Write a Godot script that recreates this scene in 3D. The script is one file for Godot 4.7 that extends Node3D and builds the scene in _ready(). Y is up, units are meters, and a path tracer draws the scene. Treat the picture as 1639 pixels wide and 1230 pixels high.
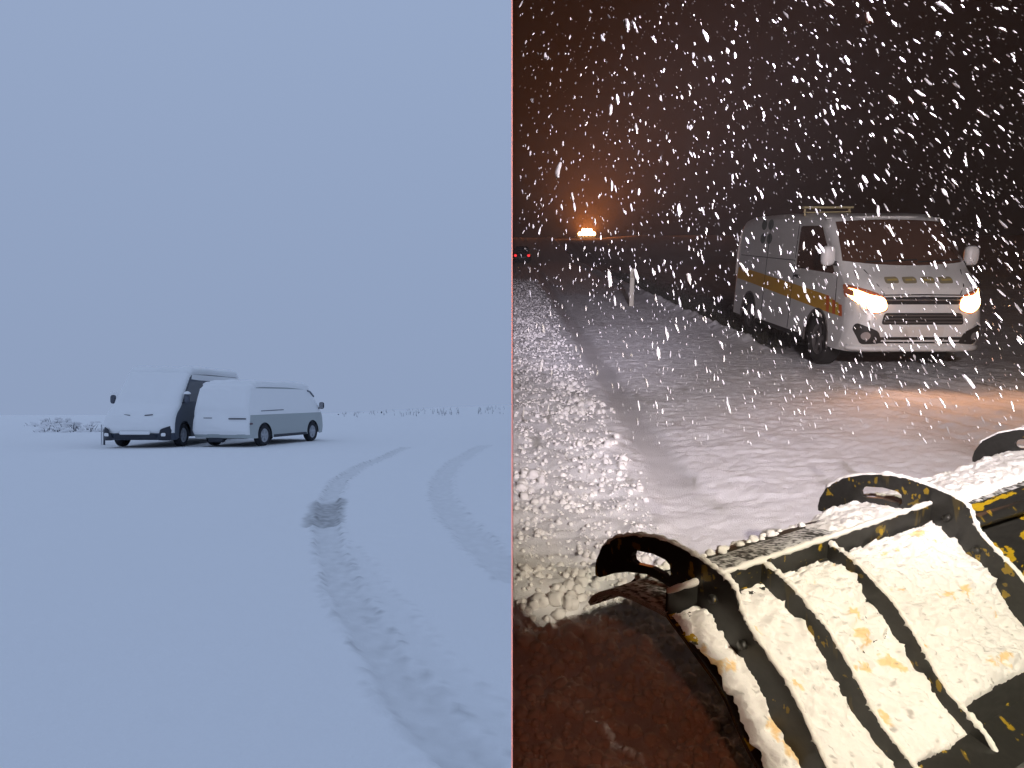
extends Node3D
# Two snowy places side by side, kept apart by a thin partition: a daylit field with parked vans (left)
# and a night road with a snow plough and an oncoming van (right, on a slope of its own).

const F := 1200.0          # focal length in pixels of a 1639 px wide picture
const EYE_DAY := 1.45      # eye height over the field
const EYE_NIGHT := 1.76    # eye height over the road
const SLOPE := 0.2205196   # the night road climbs by this angle
const RADIUS := 118.0

var slope_frame := Transform3D(Basis(Vector3.RIGHT, SLOPE), Vector3.ZERO)
var rng := RandomNumberGenerator.new()
var noise := FastNoiseLite.new()
var cell := FastNoiseLite.new()
var tex := {}
var names := {}

# ---------------------------------------------------------------- mesh collecting
class Geo:
	var v := PackedVector3Array()
	var i := PackedInt32Array()
	var c := PackedColorArray()
	var uv := PackedVector2Array()

	func tri(a: int, b: int, d: int) -> void:
		i.append(a); i.append(b); i.append(d)

	func quad(a: int, b: int, d: int, e: int) -> void:   # a b d e walk round the face, anticlockwise seen from outside
		tri(a, d, b); tri(a, e, d)

	func grid(nu: int, nv: int, f: Callable, with_uv := false) -> void:
		var o := v.size()
		for b in nv + 1:
			for a in nu + 1:
				v.append(f.call(float(a) / nu, float(b) / nv))
				if with_uv:
					uv.append(Vector2(float(a) / nu, float(b) / nv))
		for b in nv:
			for a in nu:
				var k := o + b * (nu + 1) + a
				quad(k, k + 1, k + nu + 2, k + nu + 1)

	func box(at: Vector3, size: Vector3, r := 0.0, turn := Basis.IDENTITY) -> void:
		var h := size / 2.0
		r = minf(maxf(r, 0.0006), minf(h.x, minf(h.y, h.z)) * 0.9)
		var o := v.size()
		for n in 8:
			var s := Vector3(1 if n & 1 else -1, 1 if n & 2 else -1, 1 if n & 4 else -1)
			for ax in 3:
				var p := Vector3(h.x - r, h.y - r, h.z - r)
				p[ax] = h[ax]
				v.append(at + turn * (p * s))
		var id := func(x: int, y: int, z: int, ax: int) -> int: return o + (x + y * 2 + z * 4) * 3 + ax
		for s in 2:
			var fx := [id.call(s, 0, 0, 0), id.call(s, 1, 0, 0), id.call(s, 1, 1, 0), id.call(s, 0, 1, 0)]
			var fy := [id.call(0, s, 0, 1), id.call(0, s, 1, 1), id.call(1, s, 1, 1), id.call(1, s, 0, 1)]
			var fz := [id.call(0, 0, s, 2), id.call(1, 0, s, 2), id.call(1, 1, s, 2), id.call(0, 1, s, 2)]
			for f in [fx, fy, fz]:
				if s == 0:
					f.reverse()
				quad(f[0], f[1], f[2], f[3])
		for a in 2:
			for b in 2:
				var e1 := [id.call(0, a, b, 1), id.call(1, a, b, 1), id.call(1, a, b, 2), id.call(0, a, b, 2)]
				var e2 := [id.call(a, 0, b, 2), id.call(a, 1, b, 2), id.call(a, 1, b, 0), id.call(a, 0, b, 0)]
				var e3 := [id.call(a, b, 0, 0), id.call(a, b, 1, 0), id.call(a, b, 1, 1), id.call(a, b, 0, 1)]
				for e in [e1, e2, e3]:
					if (a + b) % 2 == 1:
						e.reverse()
					quad(e[0], e[3], e[2], e[1])
		for n in 8:
			var t := o + n * 3
			if (n & 1) + ((n >> 1) & 1) + ((n >> 2) & 1) in [1, 3]:
				tri(t, t + 2, t + 1)
			else:
				tri(t, t + 1, t + 2)

	func tube(path: Array, radii, sides := 8, caps := true) -> void:
		var o := v.size()
		var n := path.size()
		for k in n:
			var dir: Vector3 = (path[mini(k + 1, n - 1)] - path[maxi(k - 1, 0)]).normalized()
			var side := dir.cross(Vector3.UP if absf(dir.y) < 0.9 else Vector3.RIGHT).normalized()
			var top := side.cross(dir)
			var r: float = radii[k] if radii is Array else radii
			for s in sides:
				var w := TAU * s / sides
				v.append(path[k] + (side * cos(w) + top * sin(w)) * r)
		for k in n - 1:
			for s in sides:
				var s2 := (s + 1) % sides
				quad(o + k * sides + s, o + k * sides + s2, o + (k + 1) * sides + s2, o + (k + 1) * sides + s)
		if caps:
			for e in 2:
				var ring := o + (n - 1) * sides * e
				v.append(path[(n - 1) * e])
				for s in sides:
					var s2 := (s + 1) % sides
					if e == 0:
						tri(v.size() - 1, ring + s, ring + s2)
					else:
						tri(v.size() - 1, ring + s2, ring + s)

	func lathe_x(prof: Array, at: Vector3, sides := 28, out := 1.0) -> void:   # profile of (x, radius) turned round the x axis
		var o := v.size()
		for p in prof:
			for s in sides:
				var w := TAU * s / sides
				v.append(at + Vector3(p[0] * out, p[1] * cos(w), p[1] * sin(w)))
		for k in prof.size() - 1:
			for s in sides:
				var s2 := (s + 1) % sides
				if out > 0:
					quad(o + k * sides + s, o + k * sides + s2, o + (k + 1) * sides + s2, o + (k + 1) * sides + s)
				else:
					quad(o + k * sides + s2, o + k * sides + s, o + (k + 1) * sides + s, o + (k + 1) * sides + s2)

	func patch(poly: PackedVector2Array, step: float, f: Callable) -> void:   # a flat outline bent by f, in cells so that it follows the bend
		var seen := {}
		var lo := poly[0]
		var hi := poly[0]
		for p in poly:
			lo = lo.min(p); hi = hi.max(p)
		for a in int(ceil((hi.x - lo.x) / step)):
			for b in int(ceil((hi.y - lo.y) / step)):
				var q := lo + Vector2(a, b) * step
				var sq := PackedVector2Array([q, q + Vector2(step, 0), q + Vector2(step, step), q + Vector2(0, step)])
				for piece in Geometry2D.intersect_polygons(poly, sq):
					var id := []
					for p in piece:
						var key := Vector2i((p * 2000.0).round())
						if not seen.has(key):
							seen[key] = v.size()
							v.append(f.call(p))
						id.append(seen[key])
					var t := Geometry2D.triangulate_polygon(piece)
					if t.is_empty():
						for k in range(1, piece.size() - 1):
							t.append_array([0, k, k + 1])
					for k in range(0, t.size(), 3):
						var p0 := piece[t[k]]
						var turn := (piece[t[k + 1]] - p0).cross(piece[t[k + 2]] - p0)
						if turn > 0:
							tri(id[t[k]], id[t[k + 2]], id[t[k + 1]])
						else:
							tri(id[t[k]], id[t[k + 1]], id[t[k + 2]])

	func plate(outer: PackedVector2Array, holes: Array, f: Callable, thick: float) -> void:   # outline in a plane, given depth; f(x, y, depth)
		var flat := outer.duplicate()
		for h in holes:
			var best := [INF, 0, 0]
			for a in flat.size():
				for b in h.size():
					var d: float = flat[a].distance_squared_to(h[b])
					if d < best[0]:
						best = [d, a, b]
			var hole := PackedVector2Array(h)
			if Geometry2D.is_polygon_clockwise(hole) == Geometry2D.is_polygon_clockwise(outer):
				hole.reverse()
				best[2] = hole.size() - 1 - best[2]
			var joined := PackedVector2Array()
			for a in flat.size():
				joined.append(flat[a])
				if a == best[1]:
					for b in hole.size() + 1:
						joined.append(hole[(best[2] + b) % hole.size()] + Vector2(0.00002, 0.00001) * (1.0 if b == hole.size() else 0.0))
					joined.append(flat[a] + Vector2(0.00002, 0.00001))
			flat = joined
		var t := Geometry2D.triangulate_polygon(flat)
		for side in 2:
			var o := v.size()
			for p in flat:
				v.append(f.call(p.x, p.y, thick * (0.5 - side)))
			for k in range(0, t.size(), 3):
				var turn: float = (flat[t[k + 1]] - flat[t[k]]).cross(flat[t[k + 2]] - flat[t[k]])
				if (turn > 0) == (side == 0):
					tri(o + t[k], o + t[k + 2], o + t[k + 1])
				else:
					tri(o + t[k], o + t[k + 1], o + t[k + 2])
		for loop in [outer] + holes:
			var n: int = loop.size()
			for k in n:
				var a: Vector2 = loop[k]
				var b: Vector2 = loop[(k + 1) % n]
				var o := v.size()
				for p in [a, b]:
					v.append(f.call(p.x, p.y, thick / 2)); v.append(f.call(p.x, p.y, -thick / 2))
				quad(o, o + 1, o + 3, o + 2)

	func mesh() -> ArrayMesh:
		var n := PackedVector3Array()
		n.resize(v.size())
		for k in range(0, i.size(), 3):
			var a := v[i[k]]
			var w := (v[i[k + 2]] - a).cross(v[i[k + 1]] - a)
			n[i[k]] += w; n[i[k + 1]] += w; n[i[k + 2]] += w
		for k in n.size():
			n[k] = n[k].normalized() if n[k].length_squared() > 0.0 else Vector3.UP
		var a := []
		a.resize(Mesh.ARRAY_MAX)
		a[Mesh.ARRAY_VERTEX] = v
		a[Mesh.ARRAY_NORMAL] = n
		a[Mesh.ARRAY_INDEX] = i
		if c.size() == v.size():
			a[Mesh.ARRAY_COLOR] = c
		if uv.size() == v.size():
			a[Mesh.ARRAY_TEX_UV] = uv
		var m := ArrayMesh.new()
		m.add_surface_from_arrays(Mesh.PRIMITIVE_TRIANGLES, a)
		return m


# ---------------------------------------------------------------- naming
func numbered(called: String) -> String:
	names[called] = names.get(called, -1) + 1
	return called if names[called] == 0 else "%s_%03d" % [called, names[called]]

func tag(o: Node, label := "", category := "", group := "", kind := "") -> void:
	for m in [["label", label], ["category", category], ["group", group], ["kind", kind]]:
		if m[1] != "":
			o.set_meta(m[0], m[1])

func thing(called: String, label: String, category: String, where := Transform3D.IDENTITY, group := "") -> Node3D:
	var o := Node3D.new()
	o.name = numbered(called)
	add_child(o)
	o.transform = where
	tag(o, label, category, group)
	return o

func obj(called: String, shape, m: Material, parent: Node = self, where := Transform3D.IDENTITY) -> MeshInstance3D:
	var o := MeshInstance3D.new()
	o.name = numbered(called) if parent == self else called
	o.mesh = shape.mesh() if shape is Geo else shape
	o.material_override = m
	parent.add_child(o, true)
	o.transform = where
	return o

# ---------------------------------------------------------------- materials
func paint(lin: Color, rough := 0.5, metal := 0.0) -> StandardMaterial3D:
	var m := StandardMaterial3D.new()
	m.albedo_color = lin.linear_to_srgb()
	m.roughness = rough
	m.metallic = metal
	return m

func bumpy(m: StandardMaterial3D, which: String, depth: float, scale: float) -> StandardMaterial3D:
	m.normal_enabled = true
	m.normal_texture = tex[which]
	m.normal_scale = depth
	m.uv1_triplanar = true
	m.uv1_scale = Vector3.ONE * scale
	return m

func snow(lin := Color(0.86, 0.87, 0.88), depth := 0.8, scale := 3.0) -> StandardMaterial3D:
	return bumpy(paint(lin, 0.95), "grain", depth, scale)

func glow(c: Color, energy: float) -> StandardMaterial3D:
	var m := paint(Color(0.5, 0.5, 0.5), 0.3)
	m.emission_enabled = true
	m.emission = c
	m.emission_energy_multiplier = energy
	return m

func make_textures() -> void:
	var k := FastNoiseLite.new()
	k.seed = 3
	k.frequency = 0.03
	k.fractal_octaves = 5
	var im := Image.create(256, 256, false, Image.FORMAT_RF)
	im = k.get_seamless_image(512, 512)
	im.bump_map_to_normal_map(6.0)
	tex["grain"] = ImageTexture.create_from_image(im)
	# worn paint: black steel, yellow showing in scraped patches
	for way in ["scraped", "worn"]:
		var p := Image.create(512, 512, false, Image.FORMAT_RGB8)
		for y in 512:
			for x in 512:
				var a := noise.get_noise_3d(x * 1.6, y * 1.6, 7.0) + 0.5 * noise.get_noise_3d(x * 7.0, y * 3.0, 3.0)
				var g := 0.5 + 0.5 * noise.get_noise_3d(x * 9.0, y * 9.0, 11.0)
				var c := Color(0.012, 0.012, 0.011).lerp(Color(0.035, 0.034, 0.03), g)
				var least := 0.46
				if way == "scraped":       # the right-hand end still wears most of its yellow coat
					least = lerpf(0.36, 0.24, smoothstep(200.0, 260.0, x))
				if a > least:
					c = Color(0.55, 0.36, 0.012).lerp(Color(0.3, 0.2, 0.01), g * 0.7)
				p.set_pixel(x, y, c.linear_to_srgb())
		tex[way] = ImageTexture.create_from_image(p)
	# rubber sheet peppered with snow grains
	var q := Image.create(512, 512, false, Image.FORMAT_RGB8)
	for y in 512:
		for x in 512:
			var a := noise.get_noise_3d(x * 9.0, y * 6.0, 1.0) + 0.6 * noise.get_noise_3d(x * 2.0, y * 1.5, 5.0)
			var c := Color(0.05, 0.05, 0.045).lerp(Color(0.7, 0.7, 0.68), clampf(0.52 + a * 1.6, 0.0, 1.0))
			q.set_pixel(x, y, c.linear_to_srgb())
	tex["peppered"] = ImageTexture.create_from_image(q)

func textured(which: String, rough: float, tiles := Vector3.ONE, tri := false) -> StandardMaterial3D:
	var m := StandardMaterial3D.new()
	m.albedo_texture = tex[which]
	m.roughness = rough
	m.uv1_scale = tiles
	m.uv1_triplanar = tri
	return m

# ---------------------------------------------------------------- start
func _ready() -> void:
	rng.seed = 20
	noise.seed = 5
	noise.frequency = 0.01
	noise.fractal_octaves = 4
	cell.seed = 9
	cell.noise_type = FastNoiseLite.TYPE_CELLULAR
	cell.frequency = 0.01

	var cam := Camera3D.new()
	cam.name = "camera"
	add_child(cam)
	var near := 0.05
	cam.set_frustum(1230.0 / F * near, Vector2(0.0, 25.0 / F * near), near, 600.0)
	cam.current = true

	var env := Environment.new()
	env.background_mode = Environment.BG_SKY
	var sky_m := ProceduralSkyMaterial.new()
	sky_m.sky_horizon_color = Color(0.275, 0.352, 0.52).linear_to_srgb()
	sky_m.sky_top_color = Color(0.45, 0.58, 0.84).linear_to_srgb()
	sky_m.sky_curve = 2.0
	sky_m.ground_horizon_color = sky_m.sky_horizon_color
	sky_m.ground_bottom_color = sky_m.sky_horizon_color
	var sky := Sky.new()
	sky.sky_material = sky_m
	env.sky = sky
	env.tonemap_mode = Environment.TONE_MAPPER_LINEAR
	env.tonemap_exposure = 1.0
	env.sdfgi_enabled = true
	env.ssao_enabled = true
	env.ssil_enabled = true
	env.volumetric_fog_enabled = true
	env.volumetric_fog_density = 0.0
	var we := WorldEnvironment.new()
	we.name = "world_environment"
	we.environment = env
	add_child(we)

	make_textures()
	build_partition()
	build_field()
	build_road()
	build_lamp_bar()
	build_parked_vans()
	build_field_details()
	build_plough()
	build_night_van()
	build_road_details()
	build_snowfall()

# ---------------------------------------------------------------- partition and night sky
func build_partition() -> void:
	var t := thing("partition_wall", "tall thin white partition standing on edge between the daylit field and the night road", "partition")
	# the board has a small notch where the camera stands
	obj("white_board", board(-0.0001, 0.0001), paint(Color(0.92, 0.92, 0.92), 0.9), t)
	obj("dark_backing", board(0.00011, 0.00018), paint(Color(0.02, 0.02, 0.02), 0.9), t)
	var g: Geo
	g = Geo.new()
	g.grid(28, 28, func(u, w):
		var a: float = PI * u - PI / 2
		var b: float = PI * w - PI / 2
		return Vector3(cos(a) * cos(b), sin(b), sin(a) * cos(b)) * (RADIUS - 0.5) + Vector3(0.0004, 0, 0))
	var m := paint(Color(0.01, 0.01, 0.01), 1.0)
	tag(obj("night_sky", g, m), "dark brown snow-laden night sky over the road", "", "", "structure")

func board(x0: float, x1: float) -> Geo:
	var g := Geo.new()
	var inner := func(a: float) -> Vector2:
		var d := Vector2(cos(a), sin(a))
		var k := minf((0.12 if d.x < 0.0 else 0.03) / maxf(absf(d.x), 0.0001), 0.075 / maxf(absf(d.y), 0.0001))
		return d * k
	for x in [x0, x1]:
		g.grid(96, 12, func(u, v):
			var a: float = TAU * u
			var p: Vector2 = inner.call(a).lerp(Vector2(cos(a), sin(a)) * RADIUS, v * v * v)
			return Vector3(x, p.y, p.x))
	g.grid(96, 1, func(u, v):
		var p: Vector2 = inner.call(TAU * u)
		return Vector3(lerpf(x0, x1, v), p.y, p.x))
	return g

# ---------------------------------------------------------------- ground sheets
func spread(a: float, b: float, step: float, far: float, grow: float) -> Array:   # even steps from a to b, then growing ones to far
	var r := [a]
	var s := signf(b - a)
	while (r[-1] - b) * s < 0.0:
		r.append(r[-1] + step * s)
	while (r[-1] - far) * s < 0.0:
		step *= grow
		r.append(r[-1] + step * s)
	r[-1] = far
	return r

func sheet(xs: Array, zs: Array, height: Callable, tint: Callable) -> Geo:
	var g := Geo.new()
	for z in zs:
		for x in xs:
			g.v.append(Vector3(x, height.call(x, z), z))
			g.c.append(tint.call(x, z))
	var n := xs.size()
	for b in zs.size() - 1:
		for a in n - 1:
			var k := b * n + a
			var up: bool = (xs[a + 1] - xs[a]) * (zs[b + 1] - zs[b]) < 0.0
			if up:
				g.quad(k, k + 1, k + n + 1, k + n)
			else:
				g.quad(k, k + n, k + n + 1, k + 1)
	return g

func day_at(px: float, py: float) -> Vector2:   # a place on the level field
	var t := EYE_DAY * F / (py - 640.0)
	return Vector2((px - 819.5) / F * t, -t)

var tracks := []
func track_depth(p: Vector2) -> Array:   # [0..1 inside a wheel track, 0..1 on its broken edge, 0..1 in the stopping patch]
	var inside := 0.0
	var edge := 0.0
	for t in tracks:
		var best := INF
		var pts: Array = t[0]
		for k in pts.size() - 1:
			var q := Geometry2D.get_closest_point_to_segment(p, pts[k], pts[k + 1])
			best = minf(best, q.distance_to(p))
		best += noise.get_noise_2d(p.x * 90.0, p.y * 90.0) * 0.05
		inside = maxf(inside, (1.0 - smoothstep(t[1] * 0.7, t[1], best)) * t[2])
		edge = maxf(edge, (1.0 - smoothstep(0.0, 0.07, absf(best - t[1]))) * t[2])
	var s := (p - stop_at).rotated(0.2)
	s += Vector2(noise.get_noise_2d(p.x * 300.0, p.y * 300.0) * 0.06, noise.get_noise_2d(p.x * 250.0, p.y * 90.0) * 0.5)
	var stop := (1.0 - smoothstep(0.2, 0.27, absf(s.x))) * (1.0 - smoothstep(1.0, 1.25, absf(s.y)))
	return [inside, edge, stop]

var stop_at := Vector2.ZERO
func build_field() -> void:
	var a := []
	for p in [[650, 716], [620, 730], [575, 748], [545, 768], [528, 795], [522, 830], [526, 870], [540, 920], [566, 975], [608, 1045], [660, 1115], [725, 1190], [770, 1235], [850, 1330]]:
		a.append(day_at(p[0], p[1]))
	var b := []
	for p in [[812, 700], [765, 718], [728, 740], [708, 765], [706, 792], [726, 828], [768, 872], [830, 925]]:
		b.append(day_at(p[0], p[1]))
	var c := []
	for p in [[560, 880], [590, 935], [640, 1010], [700, 1080], [790, 1170], [850, 1230]]:
		c.append(day_at(p[0], p[1]))
	tracks = [[a, 0.15, 1.0], [b, 0.2, 0.7], [c, 0.14, 0.35]]
	stop_at = day_at(523, 818)
	var xs := spread(-0.0003, -9.0, 0.05, -108.0, 1.16)
	var zs := spread(-1.6, -22.0, 0.05, -100.0, 1.12)
	var back := spread(-1.6, 2.0, 0.2, 60.0, 1.25)
	back.reverse()
	back.append_array(zs.slice(1))
	var height := func(x: float, z: float) -> float:
		var h := -EYE_DAY + 0.03 * noise.get_noise_2d(x * 25.0, z * 25.0) + 0.006 * noise.get_noise_2d(x * 260.0, z * 260.0)
		var d := -z
		h += smoothstep(30.0, 60.0, d) * (0.15 * noise.get_noise_2d(x * 8.0, z * 8.0) - 0.1)
		h += smoothstep(38.0, 75.0, d) * smoothstep(-26.0, 2.0, x) * 1.0      # low bank rising to the right
		h -= smoothstep(78.0, 100.0, d) * 3.0
		if z > -24.0 and z < -1.0 and x > -8.0:
			var k := track_depth(Vector2(x, z))
			var crumble := noise.get_noise_2d(x * 900.0, z * 900.0)
			h -= k[0] * (0.03 + 0.012 * crumble) + k[2] * 0.015
			h += k[1] * (0.01 + 0.026 * crumble)
		return h
	var tint := func(x: float, z: float) -> Color:
		var f := 1.0
		if z > -24.0 and z < -1.0 and x > -8.0:
			var k := track_depth(Vector2(x, z))
			var mottle := noise.get_noise_2d(x * 900.0, z * 450.0)
			f -= k[0] * (0.12 + 0.1 * mottle) + k[2] * (0.34 + 0.2 * mottle) + k[1] * maxf(0.0, noise.get_noise_2d(x * 900.0, z * 700.0)) * 0.75
		return Color(f, f, f)
	var m := snow(Color(0.93, 0.935, 0.94), 0.35, 2.0)
	m.vertex_color_use_as_albedo = true
	tag(obj("snow_field", sheet(xs, back, height, tint), m), "smooth white snow field with curved tyre tracks", "", "", "structure")

func strip_at(x: float, z: float) -> float:   # the smooth track that one tyre has ironed into the road
	x += 0.05 * noise.get_noise_2d(x * 200.0, z * 200.0) + 0.05 * noise.get_noise_2d(50.0, z * 30.0)
	return smoothstep(0.95, 1.1, x) * (1.0 - smoothstep(1.24, 1.4, x)) * smoothstep(-4.2, -5.6, z)

func build_road() -> void:
	var xs := spread(0.0004, 6.6, 0.03, 110.0, 1.2)
	var zs := spread(-1.9, -21.0, 0.035, -112.0, 1.09)
	var back := spread(-1.9, 2.0, 0.25, 60.0, 1.3)
	back.reverse()
	back.append_array(zs.slice(1))
	var height := func(x: float, z: float) -> float:
		var h := -EYE_NIGHT
		var strip := strip_at(x, z)
		var wash := noise.get_noise_2d(x * 120.0, z * 420.0) * 0.009 + noise.get_noise_2d(x * 500.0, z * 1300.0) * 0.014 + noise.get_noise_2d(x * 1500.0, z * 1700.0) * 0.009
		wash += noise.get_noise_2d(x * 45.0, z * 60.0) * 0.02
		var verge := 1.0 - smoothstep(0.75, 1.0, x + 0.25 * noise.get_noise_2d(x * 60.0, z * 60.0))
		h += wash * (1.0 - 0.8 * strip) - 0.02 * strip
		h += verge * (0.02 + 0.035 * noise.get_noise_2d(x * 260.0, z * 260.0))
		var lane := smoothstep(3.7, 4.1, x)
		var ridge := exp(-pow((x - 3.85 - 0.1 * noise.get_noise_2d(0.0, z * 40.0)) / 0.16, 2.0)) * smoothstep(-10.0, -12.5, z)
		h += ridge * (0.12 + 0.08 * noise.get_noise_2d(x * 200.0, z * 200.0))
		h -= lane * smoothstep(-9.5, -12.0, z) * 0.1
		h += smoothstep(3.5, 4.2, x) * (1.0 - smoothstep(-8.5, -11.0, z)) * 0.05 * noise.get_noise_2d(x * 160.0 - z * 90.0, z * 40.0)
		h += smoothstep(7.0, 14.0, x) * 0.3 + smoothstep(3.0, 20.0, x) * 0.3 * noise.get_noise_2d(x * 12.0, z * 12.0)
		h += smoothstep(-45.0, -75.0, z) * 1.15          # the crest that hides the foot of the far lamp
		h -= smoothstep(-80.0, -110.0, z) * 3.0
		return h
	var tint := func(x: float, z: float) -> Color:
		var f := 1.0 + 0.1 * noise.get_noise_2d(x * 120.0, z * 240.0)
		var strip := strip_at(x, z)
		f -= 0.2 * strip
		var slush := smoothstep(3.6, 4.4, x + noise.get_noise_2d(x * 50.0, z * 50.0)) * (0.35 + 0.2 * noise.get_noise_2d(x * 150.0, z * 60.0))
		var c := Color(f, f, f).lerp(Color(0.42, 0.36, 0.31), slush)
		var grass := smoothstep(3.95, 4.1, x) * (1.0 - smoothstep(5.5, 8.0, x)) * smoothstep(-11.0, -12.5, z)
		return c.lerp(Color(0.07, 0.065, 0.055), grass * (0.75 + 0.3 * noise.get_noise_2d(x * 300.0, z * 300.0)))
	var m := snow(Color(0.84, 0.84, 0.85), 1.3, 5.0)
	m.vertex_color_use_as_albedo = true
	var o := obj("snowy_road", sheet(xs, back, height, tint), m, self, slope_frame)
	tag(o, "snow-covered road with a rubble verge of snow clods", "", "", "structure")

	# clods of ploughed snow along the verge and in front of the blade
	var kinds := []
	for k in 6:
		kinds.append(lump(9, 7, 0.3 if k < 3 else 0.55, k))
	var m2 := snow(Color(0.87, 0.86, 0.84), 1.0, 9.0)
	var many := []
	for k in 14000:
		var z := -2.0 - 26.0 * pow(rng.randf(), 1.9)
		var x := rng.randf() * 1.15
		var most := 0.95 + 0.2 * noise.get_noise_2d(z * 80.0, 3.0)
		if z > -3.6:
			most = 2.2
			x = rng.randf() * 2.2
		if x > most or rng.randf() < smoothstep(0.55, 1.1, x) * 0.85 and z < -3.6:
			continue
		var r := 0.006 + 0.028 * pow(rng.randf(), 4.0)
		if z > -3.7:
			r = 0.012 + 0.03 * pow(rng.randf(), 1.7)
		var big: float = maxf(0.0, noise.get_noise_2d(x * 120.0 + 50.0, z * 120.0))
		r *= 0.62 + 1.2 * big
		if x < r + 0.004:
			continue
		many.append([r / sqrt(x * x + z * z + 3.0), Vector3(x, height.call(x, z) + r * 0.35, z), r])
	many.sort_custom(func(p, q): return p[0] > q[0])
	for k in 300:
		var w: Array = many[k]
		obj("snow_clod", kinds[k % (3 if w[1].z > -3.7 else 6)], m2, o, Transform3D(any_turn().scaled(Vector3.ONE * w[2]), w[1]))
	scatter("small_snow_clods", kinds[2], m2, many.slice(300), o)

func any_turn() -> Basis:
	return Basis.from_euler(Vector3(rng.randf() * TAU, rng.randf() * TAU, rng.randf() * TAU))

func scatter(called: String, shape: Mesh, m: Material, list: Array, parent: Node) -> MultiMeshInstance3D:
	var mm := MultiMesh.new()
	mm.transform_format = MultiMesh.TRANSFORM_3D
	mm.mesh = shape
	mm.instance_count = list.size()
	for k in list.size():
		mm.set_instance_transform(k, Transform3D(any_turn().scaled(Vector3.ONE * list[k][2]), list[k][1]))
	var o := MultiMeshInstance3D.new()
	o.name = called
	o.multimesh = mm
	o.material_override = m
	parent.add_child(o, true)
	tag(o, "", "", "", "stuff")
	return o

func lump(nu: int, nv: int, rough: float, k: int) -> ArrayMesh:
	var g := Geo.new()
	for b in nv + 1:
		for a in nu:
			var w := PI * b / nv
			var d := Vector3(sin(w) * cos(TAU * a / nu), cos(w), sin(w) * sin(TAU * a / nu))
			g.v.append(d * (1.0 + rough * 1.6 * noise.get_noise_3d(d.x * 90.0 + k * 300.0, d.y * 90.0, d.z * 90.0)))
	for b in nv:
		for a in nu:
			var a2 := (a + 1) % nu
			g.quad(b * nu + a, b * nu + a2, (b + 1) * nu + a2, (b + 1) * nu + a)
	return g.mesh()

# ---------------------------------------------------------------- lamps of the ploughing lorry (behind the picture)
func lamp(called: String, parent: Node3D, at: Vector3, aim: Vector3, c: Color, energy: float, angle: float, soft: float, size: float) -> void:
	var dir := (aim - at).normalized()
	var b := Basis.looking_at(dir)
	var g := Geo.new()
	g.box(Vector3(0, 0, 0.06), Vector3(size * 1.25, size * 1.0, 0.1), 0.02)
	var h := obj(called, g, paint(Color(0.02, 0.02, 0.02), 0.5), parent, Transform3D(b, at))
	g = Geo.new()
	g.box(Vector3.ZERO, Vector3(size, size * 0.75, 0.012), 0.005)
	obj("lens", g, glow(c, 3.0), h)
	var l := SpotLight3D.new()
	l.name = "beam"
	l.light_color = c
	l.light_energy = energy
	l.spot_angle = angle
	l.spot_angle_attenuation = soft
	l.spot_range = 200.0
	l.spot_attenuation = 2.0
	l.light_size = size * 0.25
	l.shadow_enabled = true
	h.add_child(l)
	l.position = Vector3(0, 0, -0.02)

func build_lamp_bar() -> void:
	var t := thing("work_light_bar", "bar of work lights on the ploughing lorry, behind the camera", "light bar")
	var g := Geo.new()
	g.tube([Vector3(0.16, 0.4, 0.6), Vector3(0.3, 0.7, 0.55), Vector3(0.5, 0.9, 0.45), Vector3(0.9, 0.9, 0.25), Vector3(2.5, 0.9, 0.25)], 0.025)
	g.tube([Vector3(1.0, 0.9, 0.25), Vector3(1.0, -1.9, 0.6)], 0.025)
	g.tube([Vector3(2.4, 0.9, 0.25), Vector3(2.4, -1.9, 0.6)], 0.025)
	obj("mounting_frame", g, paint(Color(0.02, 0.02, 0.02), 0.5), t)
	lamp("flood_lamp", t, Vector3(1.75, 1.05, 0.1), Vector3(2.6, -0.3, -2.9), Color(1.0, 0.95, 0.86), 14.0, 58.0, 0.8, 0.22)
	kerb_mirror(t, Vector3(1.75, 1.05, 0.1))
	lamp("driving_lamp", t, Vector3(1.35, 1.0, 0.1), Vector3(2.9, 2.6, -20.0), Color(0.96, 0.91, 0.97), 50.0, 37.0, 1.0, 0.18)
	lamp("long_range_lamp", t, Vector3(1.0, 1.02, 0.1), Vector3(1.5, 3.1, -21.9), Color(0.95, 0.91, 1.0), 110.0, 13.0, 1.0, 0.16)
	var b := obj("amber_beacon", lump(10, 8, 0.0, 1), glow(Color(1.0, 0.45, 0.08), 2.0), t, Transform3D(Basis().scaled(Vector3(0.06, 0.08, 0.06)), Vector3(0.16, 0.4, 0.45)))
	var l := OmniLight3D.new()
	l.name = "beacon_light"
	l.light_color = Color(1.0, 0.52, 0.32)
	l.light_energy = 0.5
	l.light_size = 0.05
	l.omni_range = 60.0
	l.omni_attenuation = 2.0
	l.shadow_enabled = true
	b.add_child(l)

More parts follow.
